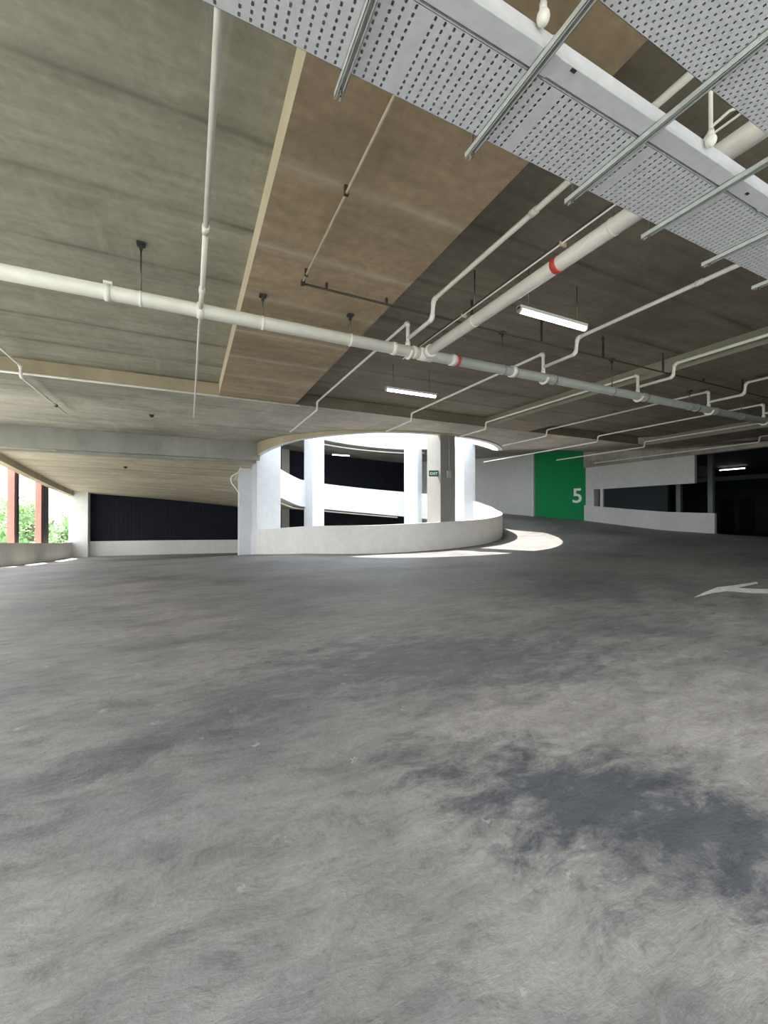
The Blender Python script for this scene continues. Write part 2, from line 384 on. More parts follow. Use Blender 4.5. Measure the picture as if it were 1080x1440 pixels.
# ------------------------------------------------------------------ the drum: parapets and columns
H = 1.1
struct('wall_drum_front', ring(-58, 163, lambda t: F(t) + H, lambda t: F(t) - .62), M['offwhite'])
struct('wall_drum_ramp', ring(163, 302, lambda t: F(t) + H, lambda t: F(t) - .62), M['white'])
struct('wall_drum_lower', ring(-197, -58, lambda t: F(t) + H, lambda t: F(t) - .62), M['white'])
o = struct('wall_drum_upper', ring(302, 640, lambda t: S(t) + 1.75, lambda t: S(t) - .03), [M['white'], M['band_edge']])
for p in o.data.polygons:
    q = Vector((o.location.x + p.center.x - CX, o.location.y + p.center.y - CY))
    if abs(p.normal.z) < .5 and p.normal.x * q.x + p.normal.y * q.y > 0: p.material_index = 1
struct('wall_drum_pit', annulus(-197, 163, lambda t: -3.0, lambda t: -12, RI, 3, lambda t: RO, 1), M['white'])
for k, (t, ht, hr, mt) in enumerate([(26, .36, .5, 'column'), (117, .42, .45, 'white'), (156, .48, .5, 'white'), (223, .45, .5, 'white'), (-62, .55, .55, 'white')]):
    d = dirv(t); tg = (-d[1], d[0]); rc = RO - .045 - hr
    c = (CX + d[0] * rc, CY + d[1] * rc)
    mb = MB().obox(c, tg, d, ht, hr, -12, 8.6)
    o = struct('wall_column', mb, M[mt], None, .015)
struct('wall_pier_left', MB().box((2.25, 21.0, -2), (2.85, 21.8, 4.2)), M['white'])
struct('floor_pit', MB().box((CX - 7, CY - 7, -12.4), (CX + 7, CY + 7, -12)), M['grey_wall'])

# ------------------------------------------------------------------ outer walls
def ribbon(path, ftop, fbot, th):
    """a wall along a plan polyline with its own top and bottom at each point"""
    mb = MB(); n = len(path); vs = []; fs = []
    for i, (x, y) in enumerate(path):
        a = path[max(0, i - 1)]; b = path[min(n - 1, i + 1)]
        tx, ty = b[0] - a[0], b[1] - a[1]; l = math.hypot(tx, ty); nx, ny = ty / l * th, -tx / l * th
        vs += [(x, y, fbot(x, y)), (x, y, ftop(x, y)), (x + nx, y + ny, ftop(x, y)), (x + nx, y + ny, fbot(x, y))]
    for i in range(n - 1):
        for k in range(4):
            fs.append((4 * i + k, 4 * i + (k + 1) % 4, 4 * (i + 1) + (k + 1) % 4, 4 * (i + 1) + k))
    fs += [(0, 3, 2, 1), (4 * n - 4, 4 * n - 3, 4 * n - 2, 4 * n - 1)]
    return mb.add(vs, fs)
def line(p, q, n): return [(p[0] + (q[0] - p[0]) * i / n, p[1] + (q[1] - p[1]) * i / n) for i in range(n + 1)]
struct('wall_left', ribbon(line((XL, YF), (XL, YB), 60), lambda x, y: fz(x, y) + .95, lambda x, y: fz(x, y) - .6, .2), M['offwhite'])
def under(x, y):
    t = theta(x, y)
    return S(t + 360) if y > 19.6 else ZS
def lint(x, y): return under(x, y) - (.28 if y > 19.6 else .33)
struct('trim_6', ribbon(line((XL + .05, YF), (XL + .05, 19.8), 26), lambda x, y: under(x, y) + .02, lint, .3), M['band_edge'])
struct('trim_7', MB().box((XL - .25, YB, ZB), (XL + .05, 19.6, ZS + .3)), M['band'])
mb = MB().box((XL - .2, YF - .75, -1.9), (-5.8, YF, 3.4))
struct('wall_pier_corner', mb, M['offwhite'])
struct('wall_pier_facade', MB().box((XL - .35, 17.9, -1), (XL + .15, 18.6, 5.0)).box((XL - .35, 8.9, -1), (XL + .15, 9.6, 5.0)).box((XL - .35, -.1, -1), (XL + .15, .6, 5.0)), M['offwhite'])
# far wall: sill, cladding, solid backing
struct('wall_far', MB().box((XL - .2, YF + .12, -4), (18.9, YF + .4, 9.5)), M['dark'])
struct('wall_far_sill', ribbon(line((-5.8, YF - .1), (8, YF - .1), 28), lambda x, y: fz(x, y) + .98, lambda x, y: fz(x, y) - .5, -.22), M['offwhite'])
def corrugated(x0, x1, z0, z1, y):
    mb = MB(); n = int((x1 - x0) / .12); vs = []; fs = []; zt = z1
    for i in range(n + 1):
        x = x0 + (x1 - x0) * i / n; yy = y + (.014 if i % 2 else 0)
        z1 = zt(x) if callable(zt) else zt
        vs += [(x, yy, z0), (x, yy, z1), (x, yy + .03, z1), (x, yy + .03, z0)]
    for i in range(n):
        for k in range(4): fs.append((4 * i + k, 4 * i + (k + 1) % 4, 4 * i + 4 + (k + 1) % 4, 4 * i + 4 + k))
    return mb.add(vs, fs)
def clad(x0, x1, z0, z1, label):
    t = thing('cladding_panel', ((x0 + x1) / 2, YF, z0), label, 'wall panel')
    corrugated(x0 + .05, x1 - .05, z0, z1, YF - .02).build('ribbed_sheet', M['dark'], t)
    e0, e1 = (z1(x0) - .06, z1(x1) - .06) if callable(z1) else (z1, z1)
    MB().box((x0, YF - .06, z0 - .06), (x1, YF + .08, z0)).box((x0, YF - .06, z0), (x0 + .05, YF + .08, e0)).box((x1 - .05, YF - .06, z0), (x1, YF + .08, e1)).build('edge_frame', M['dark'], t)
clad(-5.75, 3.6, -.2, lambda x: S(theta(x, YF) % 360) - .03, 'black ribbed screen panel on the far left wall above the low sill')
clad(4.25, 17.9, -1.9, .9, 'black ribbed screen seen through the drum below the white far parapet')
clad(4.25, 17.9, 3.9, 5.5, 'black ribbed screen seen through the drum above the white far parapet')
struct('wall_pier_far', MB().box((6.55, YF - .4, -2.6), (7.15, YF - .25, 8.0)).box((3.6, YF - .4, -2.6), (4.2, YF - .25, 2.0)), M['column'])
# right outer wall of the ramp
pw = [(18.5, YF + .1), (18.45, 30.5)] + [(CX + dirv(t)[0] * 12.9, CY + dirv(t)[1] * 12.9) for t in range(159, 119, -3)]
struct('wall_ramp', ribbon(pw, lambda x, y: 8.5, lambda x, y: -3, -.25), M['grey_wall'])
g0, g1 = Vector((22.22, 21.75)), Vector((23.8, 18.8))
gd = (g1 - g0).normalized(); gn = Vector((gd.y, -gd.x))          # gn points away from / towards the deck
if gn.dot(Vector((-1, -1))) < 0: gn = -gn
gc = (g0 + g1) / 2
struct('wall_green', MB().obox(gc - gn * .12, gd, gn, (g1 - g0).length / 2, .12, -1, 7.5), M['green'])
struct('trim_8', MB().obox(g0 - gd * .07 + gn * .0, gd, gn, .07, .16, -1, 7.5), M['white'])
# right hand side
struct('wall_right_low', ribbon(line((23.75, 19.0), (23.75, 11.4), 16), lambda x, y: fz(x, y) + 1.02, lambda x, y: fz(x, y) - .5, -.2), M['grey_wall'])
struct('wall_right_high', MB().box((23.78, 12.3, 3.15), (23.98, 18.3, 4.62)), M['grey_wall'])
struct('wall_pier_right', MB().box((23.80, 18.2, 0), (24.3, 18.95, 6.5)).box((23.80, 17.55, 1.5), (23.92, 17.75, 4.75)), M['grey_wall'])
struct('trim_9', MB().box((23.72, 7.8, 4.62), (24.2, 18.9, 6.2)), M['band'])
struct('trim_10', MB().box((23.75, YB, 4.75), (24.15, 7.9, 5.3)), M['slab_right'])
struct('wall_pier_back', MB().box((23.78, 2.2, -.4), (24.4, 2.9, 5.0)).box((23.78, -6.8, -.4), (24.4, -6.1, 5.0)), M['column'])
# dark neighbouring hall
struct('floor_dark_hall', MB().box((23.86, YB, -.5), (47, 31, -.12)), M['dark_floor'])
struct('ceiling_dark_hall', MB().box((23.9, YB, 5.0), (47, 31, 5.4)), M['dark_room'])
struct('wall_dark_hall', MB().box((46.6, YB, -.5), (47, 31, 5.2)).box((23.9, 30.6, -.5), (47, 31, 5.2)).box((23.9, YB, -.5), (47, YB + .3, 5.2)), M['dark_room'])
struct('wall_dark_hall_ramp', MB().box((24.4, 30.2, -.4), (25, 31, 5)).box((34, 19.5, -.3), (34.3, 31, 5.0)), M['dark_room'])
struct('wall_back_light_block', MB().box((9.0, YB - .25, -.5), (24, YB, 5.6)), M['grey_wall'])  # unseen wall added to keep daylight from behind off the right side

struct('wall_pier_hall', MB().box((26.9, 14.7, -.3), (27.15, 14.95, 5.0)).box((26.9, 13.0, -.3), (27.15, 13.25, 5.0)), M['hall_post'])
struct('wall_pier_hall_beam', MB().box((24.2, 16.6, 4.2), (34, 16.9, 5.0)).box((34, 8, 3.9), (34.3, 19.5, 4.2)), M['dark_room'])
for k, y in enumerate((19.75, 21.3)):
    mb = MB(); n = 12; w_, zt_ = .55, 2.6
    pr = [(y - w_, -.1), (y + w_, -.1)] + [(y + w_ * math.cos(PI * i / n), zt_ + w_ * math.sin(PI * i / n)) for i in range(n + 1)]
    mb.add([(46.5, a, b) for a, b in pr] + [(46.6, a, b) for a, b in pr], [tuple(range(len(pr))), tuple(range(2 * len(pr) - 1, len(pr) - 1, -1))] + [(i, (i + 1) % len(pr), len(pr) + (i + 1) % len(pr), len(pr) + i) for i in range(len(pr))])
    o = struct('door_%d' % (k + 1), mb, M['dark_door'])
# ------------------------------------------------------------------ outside
struct('wall_below', MB().box((XL - .2, YB - .02, -20), (23.7, YB + .2, -.51)), M['grey_wall'])
struct('ground', MB().box((-900, -900, -20.5), (900, 900, -20)), M['ground'])
# ------------------------------------------------------------------ green wall numeral and lit sign
def text_mesh(body, size, depth):
    cu = bpy.data.curves.new('txt', 'FONT'); cu.body = body; cu.size = size; cu.extrude = depth; cu.align_x = 'CENTER'; cu.offset = size * .012
    o = bpy.data.objects.new('txt', cu); COL.objects.link(o); bpy.context.view_layer.update()
    me = bpy.data.meshes.new_from_object(o.evaluated_get(bpy.context.evaluated_depsgraph_get()))
    bpy.data.objects.remove(o); return me
def put_text(name, body, size, depth, mat, pos, right, normal, parent=None):
    me = text_mesh(body, size, depth); me.materials.clear(); me.materials.append(mat)
    o = bpy.data.objects.new(name, me); COL.objects.link(o)
    r = Vector((right[0], right[1], 0)).normalized(); n = Vector((normal[0], normal[1], 0)).normalized()
    mt = Matrix((( r.x, 0, n.x, pos[0]), (r.y, 0, n.y, pos[1]), (0, 1, 0, pos[2]), (0, 0, 0, 1)))
    if parent is not None:
        o.parent = parent; mt = Matrix.Translation(-Vector(ORI[parent.name])) @ mt
    o.matrix_world = mt if parent is None else mt
    if parent is not None: o.matrix_local = mt
    return o
p5 = g0 + gd * ((g1 - g0).length * .845) + gn * .012
five = put_text('level_number', '5', 1.36, .012, M['numeral'], (p5.x, p5.y, 2.33), gd, gn)
tag(five, 'large white numeral 5 painted low on the right side of the green wall', 'number')

d26 = dirv(26); t26 = (-d26[1], d26[0])
if t26[0] * .9026 - t26[1] * .4305 > 0: t26 = (-t26[0], -t26[1])      # towards the left of the photo
cc = (CX + d26[0] * (RO - .30) + t26[0] * .52, CY + d26[1] * (RO - .30) + t26[1] * .52)
fwd = (-.4305, -.9026); rgt = (.9026, -.4305)
sg = thing('exit_sign', (cc[0], cc[1], 3.05), 'small dark green lit exit sign on the left side of the grey drum column', 'sign')
MB().obox(cc, rgt, fwd, .19, .03, 3.06, 3.30).build('sign_case', M['sign'], sg)
MB().obox((cc[0] - t26[0] * .10, cc[1] - t26[1] * .10), t26, d26, .11, .02, 3.16, 3.20).build('bracket', M['bracket'], sg)
put_text('lettering', 'EXIT', .15, .003, M['sign_text'], (cc[0] + fwd[0] * .034, cc[1] + fwd[1] * .034, 3.125), rgt, fwd, sg)

# switch box and conduit on the face of the grey column
fc = (CX + d26[0] * (RO + .03), CY + d26[1] * (RO + .03))
cb = thing('switch_box', (fc[0], fc[1], 3.0), 'small grey box with conduit on the front of the grey drum column', 'box')
MB().obox(fc, t26, d26, .09, .05, 3.0, 3.28).build('box', M['pipe_grey'], cb)
MB().tube([(fc[0], fc[1], 3.28), (fc[0], fc[1], 4.78)], .018, 8).build('conduit', M['pipe_grey'], cb)

# worn arrow on the floor
def road_arrow():
    q = [(974, 841), (990, 833), (1008, 826), (1030, 823.5), (1063, 818.5), (1066, 820.5), (1046, 825), (1037, 827), (1060, 828.2), (1080, 828.6), (1115, 829.2), (1115, 836.5), (1080, 835), (1060, 834.5), (1040, 833), (1022, 831.5), (1003, 834)]
    pts = []
    for px, py in q:
        z = .1
        for _ in range(6):
            d = 577 * (1.5 - z) / (py - 724); x = (px - 540) / 577 * d
            X, Y = x * math.cos(YAW) + d * math.sin(YAW), -x * math.sin(YAW) + d * math.cos(YAW); z = fz(X, Y)
        pts.append((X, Y))
    bm = bmesh.new(); vs = [bm.verts.new((x, y, 0)) for x, y in pts]; bm.faces.new(vs)
    bmesh.ops.triangulate(bm, faces=bm.faces[:]); bmesh.ops.subdivide_edges(bm, edges=bm.edges[:], cuts=3, use_grid_fill=True)
    bmesh.ops.triangulate(bm, faces=bm.faces[:])
    for v in bm.verts: v.co.z = fz(v.co.x, v.co.y) + .006
    bm.verts.index_update(); mb = MB(); mb.add([v.co[:] for v in bm.verts], [tuple(v.index for v in f.verts) for f in bm.faces]); bm.free()
    return tag(mb.build('road_arrow', M['road_paint']), 'faded white direction arrow painted on the concrete floor at the right', 'road marking')
road_arrow()

# ------------------------------------------------------------------ pipes
ORD = ['first', 'second', 'third', 'fourth', 'fifth', 'sixth', 'seventh', 'eighth', 'ninth']
def fitting(path, i, r, L, mat, parent, name='elbow'):
    P = [Vector(p) for p in path]
    a = P[i] + (P[i - 1] - P[i]).normalized() * L; b = P[i] + (P[i + 1] - P[i]).normalized() * L
    k = 4; q = [a]
    for j in range(1, k):
        u = j / k; q.append(a.lerp(P[i], u).lerp(P[i].lerp(b, u), u) * .35 + (P[i] if False else a.lerp(P[i], u).lerp(P[i].lerp(b, u), u)) * .65)
    q.append(b)
    MB().tube(q, r, 12).build(name, mat, parent)
def rounded(path, L, k=4):
    P = [Vector(p) for p in path]; out = [P[0]]
    for i in range(1, len(P) - 1):
        a = P[i] + (P[i - 1] - P[i]).normalized() * L; b = P[i] + (P[i + 1] - P[i]).normalized() * L
        for j in range(k + 1):
            u = j / k; out.append(a.lerp(P[i], u).lerp(P[i].lerp(b, u), u))
    out.append(P[-1]); return out
def collar(c, axis, r, L, mat, parent, name='coupling'):
    c = Vector(c); a = Vector(axis).normalized() * L / 2
    MB().tube([c - a, c + a], r, 18).build(name, mat, parent)
ZM, YM, RM = 4.38, 6.32, .095
main = thing('main_pipe', (-1, YM, ZM), 'large white main pipe running across the ceiling from the left edge to the red band', 'pipe')
MB().tube([(XL - .3, YM, ZM), (4.55, YM, ZM)], RM, 24).build('pipe_run', M['pipe'], main)
for x in (-.95, 3.2, 3.48 + .12): collar((x, YM, ZM), (1, 0, 0), RM + .014, .07, M['pipe'], main)
MB().box((-1.0, YM - .02, ZM + RM), (-.90, YM + .02, ZM + RM + .05)).build('coupling_bolt', M['pipe'], main)
r_ = MB().tube([(4.50, YM, ZM), (4.55, YM, ZM)], RM + .004, 24).build('colour_band', M['red'], main); r_['label'] = 'red colour band'
collar((4.42, YM, ZM), (1, 0, 0), RM + .012, .10, M['pipe'], main)
mg = thing('main_pipe', (12, YM, ZM), 'large grey main pipe continuing right from the red band under the dark slab', 'pipe')
MB().tube([(4.56, YM, ZM), (XR, YM, ZM)], RM - .004, 24).build('pipe_run', M['pipe_grey'], mg)
for x in (5.9, 7.0, 10.1, 12.3, 13.2): 
    collar((x, YM, ZM), (1, 0, 0), RM + .012, .09, M['pipe_grey'], mg)
c_ = MB().tube([(5.83, YM, ZM), (5.93, YM, ZM)], RM + .018, 24).build('coupling', M['pipe'], mg); c_['label'] = 'white coupling'

big = thing('cross_pipe', (3.83, 2, ZM), 'thick white pipe with one red band, running from the trays to the main pipe', 'pipe')
MB().tube([(3.83, YB + .3, ZM), (3.83, YM - .02, ZM)], .086, 24).build('pipe_run', M['pipe'], big)
r_ = MB().tube([(3.83, 3.36, ZM), (3.83, 3.43, ZM)], .091, 24).build('colour_band', M['red'], big); r_['label'] = 'red colour band'
collar((3.83, YM - .17, ZM), (0, 1, 0), .108, .10, M['pipe'], big); collar((3.83, YM, ZM), (1, 0, 0), RM + .02, .26, M['pipe'], big, 'tee')
collar((3.83, 1.9, ZM), (0, 1, 0), .10, .08, M['pipe'], big)
cl = thing('conduit', (3.66, 4, 4.5), 'thin conduit clipped along the upper side of the thick white slanting pipe', 'conduit')
MB().tube([(3.69, 1.0, 4.50), (3.69, 6.9, 4.50)], .014, 10).build('conduit_run', M['black_metal'], cl)
MB().tube([(3.69, 1.0, 4.477), (3.69, 6.9, 4.477)], .009, 8).build('cable', M['pipe'], cl)
for y in (2.1, 3.2, 5.0): MB().box((3.67, y, 4.455), (3.76, y + .02, 4.50)).build('clip', M['beige_conduit'], cl)

ZHI, ZMID, ZLO = 4.89, 4.60, 4.65
def branch(x, label, r=.033, rf=.026, yend=15.6, near=True, hook=True, yd=11.95):
    t = thing('sprinkler_branch_pipe', (x, YM, ZM + RM), label, 'pipe', 'sprinkler branch pipes crossing the main pipe')
    if near:
        path = [(x, YB + .5, ZHI), (x, 5.48, ZHI), (x, 5.52, ZMID), (x, YM - .02, ZMID)]
        MB().tube(rounded(path, .05), r, 14).build('near_run', M['pipe'], t)
        for i in (1, 2): fitting(path, i, r * 1.22, .075, M['pipe'], t)
        for yy in (3.4, 1.2): collar((x, yy, ZHI), (0, 1, 0), r * 1.25, .09, M['pipe'], t)
    path = [(x, YM, ZM + RM - .02), (x, YM, ZHI), (x, yd, ZHI), (x, yd + .02, ZLO), (x, yend, ZLO)]
    MB().tube([path[0], (x, YM, ZHI)], r, 14).build('riser', M['pipe'], t)
    MB().tube(rounded([path[1], path[2], path[3], path[4]], .05), rf, 12).build('far_run', M['pipe'], t)
    for i in (1, 2, 3): fitting(path, i, (r if i == 1 else rf) * 1.22, .07, M['pipe'], t)
    if hook:
        a0, a1 = -2.6, .4
        MB().tube([(x + .02, YM + math.cos(q) * (RM + .02), ZM + math.sin(q) * (RM + .02)) for q in np.linspace(-PI * .95, -.05, 12)], .026, 10).build('saddle_clamp', M['pipe'], t)
        collar((x, YM, ZM + RM + .03), (0, 0, 1), r * 1.35, .08, M['pipe'], t)
    return t
branch(3.48, 'white branch pipe looping over the main pipe just left of the thick cross pipe')
branch(6.72, 'white branch pipe crossing the grey main pipe just right of the nearest lit tube', .033, .028, 13.9)
branch(9.84, 'white branch pipe crossing the grey main pipe beside the second beam', .033, .028, 13.7)
branch(12.9, 'white branch pipe over the grey main pipe, third right of the nearest lit tube', .033, .028, 14.5)
branch(15.9, 'white branch pipe over the grey main pipe near the right edge, reaching past the drum', .033, .028, 19.5)
branch(19.1, 'white branch pipe ending left of the hanging white beam, its near end out of frame', .033, .03, 17.0)
branch(22.3, 'rightmost white branch pipe, ending above the hanging white beam', .033, .03, 17.0, True, True, 9.0)
lb = thing('sprinkler_branch_pipe', (-3.45, 12, ZLO), 'short white branch pipe stepping down under the grey band at the left edge', 'pipe', 'sprinkler branch pipes crossing the main pipe')
path = [(-3.45, YM, ZM + RM), (-3.45, YM, ZHI), (-3.45, 11.95, ZHI), (-3.45, 11.97, ZLO), (-3.45, 15.9, ZLO)]
MB().tube(rounded(path, .05), .03, 12).build('pipe_run', M['pipe'], lb)
for i in (2, 3): fitting(path, i, .038, .07, M['pipe'], lb)
collar((-3.45, 14.7, ZLO), (0, 1, 0), .045, .12, M['black_metal'], lb, 'bracket')
# the straight pipe on the left, saddled on to the main
x = .144
lp = thing('sprinkler_branch_pipe', (x, YM, ZM), 'long straight white pipe running away overhead at the left and joined to the main pipe', 'pipe', 'sprinkler branch pipes crossing the main pipe')
MB().tube([(x + .01, YB + .4, 4.52), (x + .012, 4.68, 4.50)], .027, 14).build('near_run', M['pipe'], lp)
path = [(x + .012, 4.66, 4.50), (x + .012, 5.85, 4.46), (x, YM - .08, ZM - .005)]
MB().tube(rounded(path, .12), .030, 14).build('near_run', M['pipe'], lp)
collar((x + .012, 4.68, 4.5), (0, 1, 0), .037, .12, M['pipe'], lp); collar((x, YM, ZM), (1, 0, 0), RM + .014, .09, M['pipe'], lp, 'saddle_clamp')
collar((x + .01, 5.9, 4.46), (0, 1, -.05), .04, .12, M['pipe'], lp)
path = [(x, YM + .06, ZM - .06), (x, YM + .25, ZM - .04), (x, YM + .6, 4.42), (x, 13.8, 4.47)]
MB().tube(rounded(path, .08), .020, 12).build('far_run', M['pipe'], lp)

# pale conduit along the edge of the transverse band
ec = thing('conduit', (-2, 12.16, 4.77), 'thin pale conduit along the lower edge of the tan ceiling step at the left', 'conduit')
MB().tube([(XL, 12.17, 4.775), (3.0, 12.17, 4.775)], .026, 10).build('conduit_run', M['pipe'], ec)
for x in (-5, -2.6, -.4, 1.8): MB().box((x, 12.14, 4.77), (x + .05, 12.2, 4.81)).build('clip', M['beige_conduit'], ec)
# long dark conduit parallel to the main
dc = thing('conduit', (8, 5.58, 4.7), 'long thin dark conduit running right across the ceiling just before the main pipe', 'conduit')
MB().tube([(1.42, 5.6, 4.705), (XR, 5.6, 4.705)], .016, 10).build('conduit_run', M['black_metal'], dc)
for x in (1.75, 2.7, 4.3, 5.9, 7.6, 9.6, 11.2, 13): 
    MB().box((x, 5.585, 4.70), (x + .03, 5.615, 4.80 if x < 2.87 or 10.05 < x < 12.15 else ZS)).build('hanger', M['black_metal'], dc)
bc = thing('conduit', (1.42, 3.4, 4.7), 'pale thin conduit running down the middle of the brown ceiling beam', 'conduit')
MB().tube([(1.42, YB + .2, 4.72), (1.42, 5.55, 4.72)], .015, 10).build('conduit_run', M['beige_conduit'], bc)
for y in (3.84, 5.38): MB().box((1.398, y, 4.70), (1.442, y + .03, 4.80)).build('clip', M['black_metal'], bc)
MB().box((1.400, 5.55, 4.685), (1.445, 5.63, 4.74)).build('corner_box', M['black_metal'], bc)

# rod hangers of the main pipe
hx = [-.58, 1.0, 2.4, 5.62, 8.9, 12.0, 14.6]
for i, x in enumerate(hx):
    zt = ZB if (.75 < x < 2.87 or 10.05 < x < 12.15) else ZS
    g = thing('pipe_hanger', (x, YM, ZM), 'threaded rod hanger holding the large main pipe, %s from the left' % ORD[i], 'hanger', 'rod hangers of the main pipe')
    MB().tube([(x, YM, ZM + RM), (x, YM, zt)], .011, 8).build('rod', M['rod'], g)
    MB().tube([(x - .018, YM, ZM), (x + .018, YM, ZM)], RM + .006, 20).build('clamp', M['pipe'] if x < 4.5 else M['pipe_grey'], g)
    MB().box((x - .05, YM - .05, zt - .03), (x + .05, YM + .05, zt)).box((x - .02, YM - .02, zt - .09), (x + .02, YM + .02, zt - .03)).build('ceiling_bracket', M['bracket'], g)
hx2 = [(3.83, 4.9), (3.83, 2.7)]
for i, (x, y) in enumerate(hx2):
    g = thing('pipe_hanger', (x, y, ZM), 'rod hanger of the thick cross pipe, %s' % ('between the main pipe and the red band' if i == 0 else 'just nearer than the red band'), 'hanger')
    MB().tube([(x, y, ZM + .08), (x, y, ZS)], .011, 8).build('rod', M['rod'], g)
    MB().tube([(x, y - .015, ZM), (x, y + .015, ZM)], .09, 20).build('clamp', M['pipe'], g)

# ------------------------------------------------------------------ tube lights
def tube_light(c, L, zt, axis, label, rods=True):
    t = thing('tube_light', c, label, 'light', 'lit ceiling tubes')
    ux = Vector((1, 0)) if axis == 'x' else Vector((0, 1)); uy = Vector((-ux.y, ux.x))
    MB().obox(c, ux, uy, L / 2, .045, c[2] + .012, c[2] + .06).build('housing', M['offwhite'], t)
    a = Vector(c) - Vector((ux.x, ux.y, 0)) * (L / 2 - .03); b = Vector(c) + Vector((ux.x, ux.y, 0)) * (L / 2 - .03)
    MB().tube([a, b], .042, 14).build('diffuser', M['led'], t)
    for q in (a, b):
        s_ = (q - Vector(c)).normalized()
        MB().tube([q, q + s_ * .03], .047, 14).build('end_cap', M['offwhite'], t)
    if rods:
        for k in (-.36, .36):
            p = Vector(c) + Vector((ux.x, ux.y, 0)) * L * k
            MB().tube([(p.x, p.y, c[2] + .06), (p.x, p.y, zt)], .008, 6).build('rod', M['rod'], t)
tube_light((5.06, 4.55, 4.5), 1.42, ZS, 'x', 'lit white tube light hanging on two rods right of the thick cross pipe')
tube_light((4.95, 8.8, 4.5), 1.42, ZS, 'x', 'lit white tube light hanging beyond the main pipe, near the drum')
tube_light((35.9, 16.1, 4.85), 1.6, 5.0, 'y', 'lit white tube light far away in the dark hall at right')
tube_light((10.4, 29.4, 6.02), 1.4, 6.3, 'x', 'small lit tube light seen through the drum under the upper ramp')

# ------------------------------------------------------------------ cable trays, trunking and their supports
def perforated(x0, x1, y0, y1, z, px, py, hx_, hy_, stagger):
    nx = int((x1 - x0) / px); ny = int(round((y1 - y0) / py)); px = (x1 - x0) / nx; py = (y1 - y0) / ny
    vs = []; fs = []
    for i in range(nx):
        for j in range(ny):
            cx = x0 + (i + .5) * px; cy = y0 + (j + .5) * py
            if (not stagger and i % 16 == 15) or (stagger and (i + j) % 2): 
                o = len(vs); vs += [(cx - px / 2, cy - py / 2, z), (cx + px / 2, cy - py / 2, z), (cx + px / 2, cy + py / 2, z), (cx - px / 2, cy + py / 2, z)]
                fs.append((o, o + 1, o + 2, o + 3)); continue
            o = len(vs); A = px / 2; B = py / 2; cx += 0
            vs += [(cx - A, cy - B, z), (cx, cy - B, z), (cx + A, cy - B, z), (cx + A, cy, z), (cx + A, cy + B, z), (cx, cy + B, z), (cx - A, cy + B, z), (cx - A, cy, z)]
            for q in range(8):
                an = -.75 * PI + q * PI / 4
                ex = math.copysign(min(1, abs(math.cos(an)) * 1.25), math.cos(an)) if abs(math.cos(an)) > .1 else 0
                ey = math.copysign(min(1, abs(math.sin(an)) * 1.25), math.sin(an)) if abs(math.sin(an)) > .1 else 0
                vs.append((cx + ex * hx_, cy + ey * hy_, z))
            for q in range(8): fs.append((o + q, o + (q + 1) % 8, o + 8 + (q + 1) % 8, o + 8 + q))
    return MB().add(vs, fs)
ZT = 4.0
def tray(y0, y1, label, px, py, hx_, hy_, st):
    t = thing('cable_tray', (4, (y0 + y1) / 2, ZT), label, 'cable tray')
    b = perforated(-1.6, 10.0, y0, y1, ZT, px, py, hx_, hy_, st).build('perforated_bed', M['galv'], t)
    md = b.modifiers.new('sheet', 'SOLIDIFY'); md.thickness = .002; md.offset = 1
    MB().box((-1.6, y0, ZT + .05), (10.0, y1, ZT + .053)).build('shade_cover', M['galv'], t)  # unseen cover added to block light so the slots look dark
    for y in (y0, y1 - .002): MB().box((-1.6, y, ZT), (10.0, y + .002, ZT + .05)).build('side_flange', M['galv'], t)
tray(1.72, 2.165, 'perforated grey cable tray with rows of slots, lower left of the three overhead runs', .056, .036, .0075, .0115, False)
tray(.86, 1.335, 'perforated grey cable tray with staggered holes in the upper right corner', .025, .025, .0070, .0070, True)
tk = thing('cable_trunking', (4, 1.65, ZT), 'solid grey metal cable trunking running between the two perforated trays', 'trunking')
MB().box((-1.6, 1.595, ZT), (10.0, 1.703, ZT + .10)).build('body', M['galv'], tk, .004)
for x in (1.78, 4.2, 6.6): MB().box((x, 1.592, ZT - .003), (x + .05, 1.706, ZT + .103)).build('joint_strip', M['galv'], tk)
for x, y in ((1.93, 1.60), (3.9, 1.64), (5.3, 1.63)): MB().box((x, y, ZT - .004), (x + .035, y + .018, ZT)).build('knockout', M['bracket'], tk)
sup = [.79, 1.735, 2.70, 3.655, 4.60, 5.56]
for i, x in enumerate(sup):
    g = thing('support_channel', (x, 1.4, ZT - .045), 'slotted steel support channel under the cable trays, %s from the left' % ORD[i], 'channel', 'support channels under the trays')
    a, b = .45, 2.30; W = .021; z0, z1 = ZT - .043, ZT - .002
    MB().box((x - W, a, z1 - .003), (x + W, b, z1)).box((x - W, a, z0), (x - W + .003, b, z1)).box((x + W - .003, a, z0), (x + W, b, z1)).box((x - W, a, z0), (x - W + .011, b, z0 + .003)).box((x + W - .011, a, z0), (x + W, b, z0 + .003)).build('channel', M['galv_strut'], g)
    zt = ZB if .75 < x < 2.87 else ZS
    for y in (.52, 2.24):
        r_ = MB().tube([(x, y, z0 - .03), (x, y, zt)], .006, 8).build('rod', M['rod'], g)
        MB().tube([(x, y, z0 - .012), (x, y, z0)], .012, 6).build('nut', M['rod'], r_) if False else MB().tube([(x, y, z0 - .012), (x, y, z0)], .012, 6).build('nut', M['rod'], g)
def drop(x, y, z, zt, label, loop=None):
    g = thing('conduit_drop', (x, y, z), label, 'conduit')
    MB().tube([(x, y, z + .06), (x, y, zt)], .013, 10).build('conduit_run', M['pipe'], g)
    MB().ball((x, y, z + .03), .034, 16, 10, 1.25).tube([(x, y, z + .05), (x, y, z + .10)], .02, 12).build('junction_box', M['pipe'], g)
    if loop: MB().tube(loop, .010, 8).build('cable', M['pipe'], g)
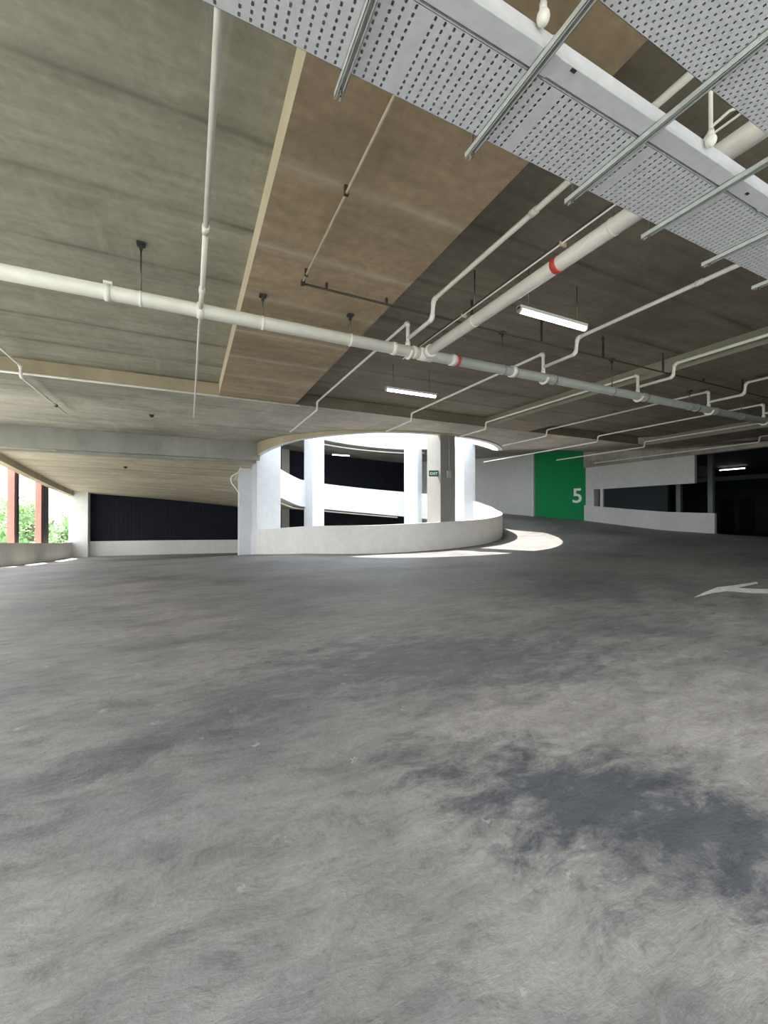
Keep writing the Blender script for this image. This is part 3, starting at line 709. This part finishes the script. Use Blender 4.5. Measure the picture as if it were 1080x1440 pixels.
drop(1.66, 1.555, 4.06, ZB, 'white conduit drop with a round end box beside the trunking, near the top edge')
drop(3.22, 1.555, 4.03, ZS, 'white conduit drop with a round end box and looped cable by the thick cross pipe',
     [(3.22, 1.6, 4.09), (3.30, 1.58, 4.22), (3.45, 1.55, 4.36), (3.6, 1.52, 4.44), (3.76, 1.52, 4.46)])

# ------------------------------------------------------------------ small ceiling and wall fittings
def detector(x, y, z, label):
    g = thing('ceiling_detector', (x, y, z - .09), label, 'detector')
    MB().tube([(x, y, z - .03), (x, y, z)], .075, 16).build('base', M['bracket'], g); MB().ball((x, y, z - .04), .06, 14, 8, .8).build('dome', M['bracket'], g)
detector(-1.1, 15.5, ZB, 'small black round detector on the grey ceiling band at left')
detector(-2.6, 22.0, S(theta(-2.6, 22.0) + 360) , 'small black round detector on the pale ramp soffit at left')
lc = thing('conduit', (2.2, 20.9, 3.2), 'bent white conduit hugging the white pier left of the drum', 'conduit')
MB().tube(rounded([(2.2, 20.93, 3.62), (2.17, 20.93, 3.55), (1.85, 20.93, 3.35), (1.85, 20.93, 3.05), (2.22, 20.93, 2.55), (2.22, 20.93, 1.9)], .1), .025, 10).build('conduit_run', M['pipe'], lc)

def helix_pipe(t0, t1, r, dz, label):
    g = thing('ramp_pipe', (CX, CY, 2), label, 'pipe')
    MB().tube([(CX + dirv(t)[0] * r, CY + dirv(t)[1] * r, S(t) - dz) for t in np.linspace(t0, t1, 36)], .045, 10).build('pipe_run', M['pipe'], g)
    for t in np.linspace(t0 + 6, t1 - 6, 5):
        c = (CX + dirv(t)[0] * r, CY + dirv(t)[1] * r)
        MB().tube([(c[0], c[1], S(t) - dz), (c[0], c[1], S(t) - .0)], .012, 6).build('hanger_rod', M['rod'], g)
helix_pipe(512, 612, 7.0, .2, 'white pipe following the upper ramp soffit, seen through the drum above the far parapet')
helix_pipe(168, 250, 7.0, .16, 'white pipe following the soffit under the far ramp, seen low through the drum')
# ------------------------------------------------------------------ red facade fins and the trees outside
def fin(y, label):
    g = thing('facade_fin', (-7.1, y, -1.5), label, 'fin', 'red fins outside the left opening')
    MB().box((-7.25, y, -1.6), (-7.0, y + .12, 5.2)).box((-7.25, y + .12, -1.6), (-7.15, y + .9, 5.2)).build('fin_face', M['fin_red'], g)
    s_ = MB().box((-7.03, y + .12, -1.6), (-6.95, y + (.4 if y < 25 else 1.1), 5.2)).build('fin_shade', M['bracket'], g); s_['label'] = 'dark plate added for the shade on the fin side'  # black strip added where the red side only lies in shade
fin(23.6, 'red vertical fin outside the left opening, the nearer one at the photo edge')
fin(27.3, 'red vertical fin outside the left opening, the farther one beside the tree')
def tree(x, y, zt, R, label, n=2600):
    g = thing('tree', (x, y, -20), label, 'tree', 'trees outside the left opening')
    MB().tube([(x, y, -20), (x + .3, y, -8), (x, y + .2, zt - R)], .35, 10).tube([(x, y, -6), (x + 1.8, y + .5, zt - R * .8)], .16, 8).tube([(x, y, -5), (x - 1.6, y - .4, zt - R * .9)], .15, 8).build('trunk', M['bark'], g)
    blobs = [(x + random.uniform(-1, 1) * R * .75, y + random.uniform(-1, 1) * R * .7, zt - R * random.uniform(.35, 2.3), R * random.uniform(.35, .6)) for _ in range(14)]
    vs = []; fs = []
    for _ in range(n):
        bx, by, bz, br = random.choice(blobs)
        d = Vector((random.gauss(0, 1), random.gauss(0, 1), random.gauss(0, 1))).normalized() * br * random.uniform(.6, 1.05)
        c = Vector((bx, by, bz)) + d; a = Vector((random.gauss(0, 1), random.gauss(0, 1), random.gauss(0, 1))).normalized()
        b = a.orthogonal().normalized(); s_ = random.uniform(.16, .34); o = len(vs)
        vs += [c - a * s_, c + b * s_ * .5, c + a * s_, c - b * s_ * .5]; fs.append((o, o + 1, o + 2, o + 3))
    MB().add(vs, fs).build('crown', M['leaf'], g)
tree(-14.3, 52, 3.3, 2.9, 'green leafy tree outside between the two red fins')
tree(-21.0, 63, 2.6, 3.2, 'lower green tree outside, left of the tallest tree between the red fins')
tree(-15.8, 70, 1.9, 3.0, 'low green tree outside, right of the farther red fin')
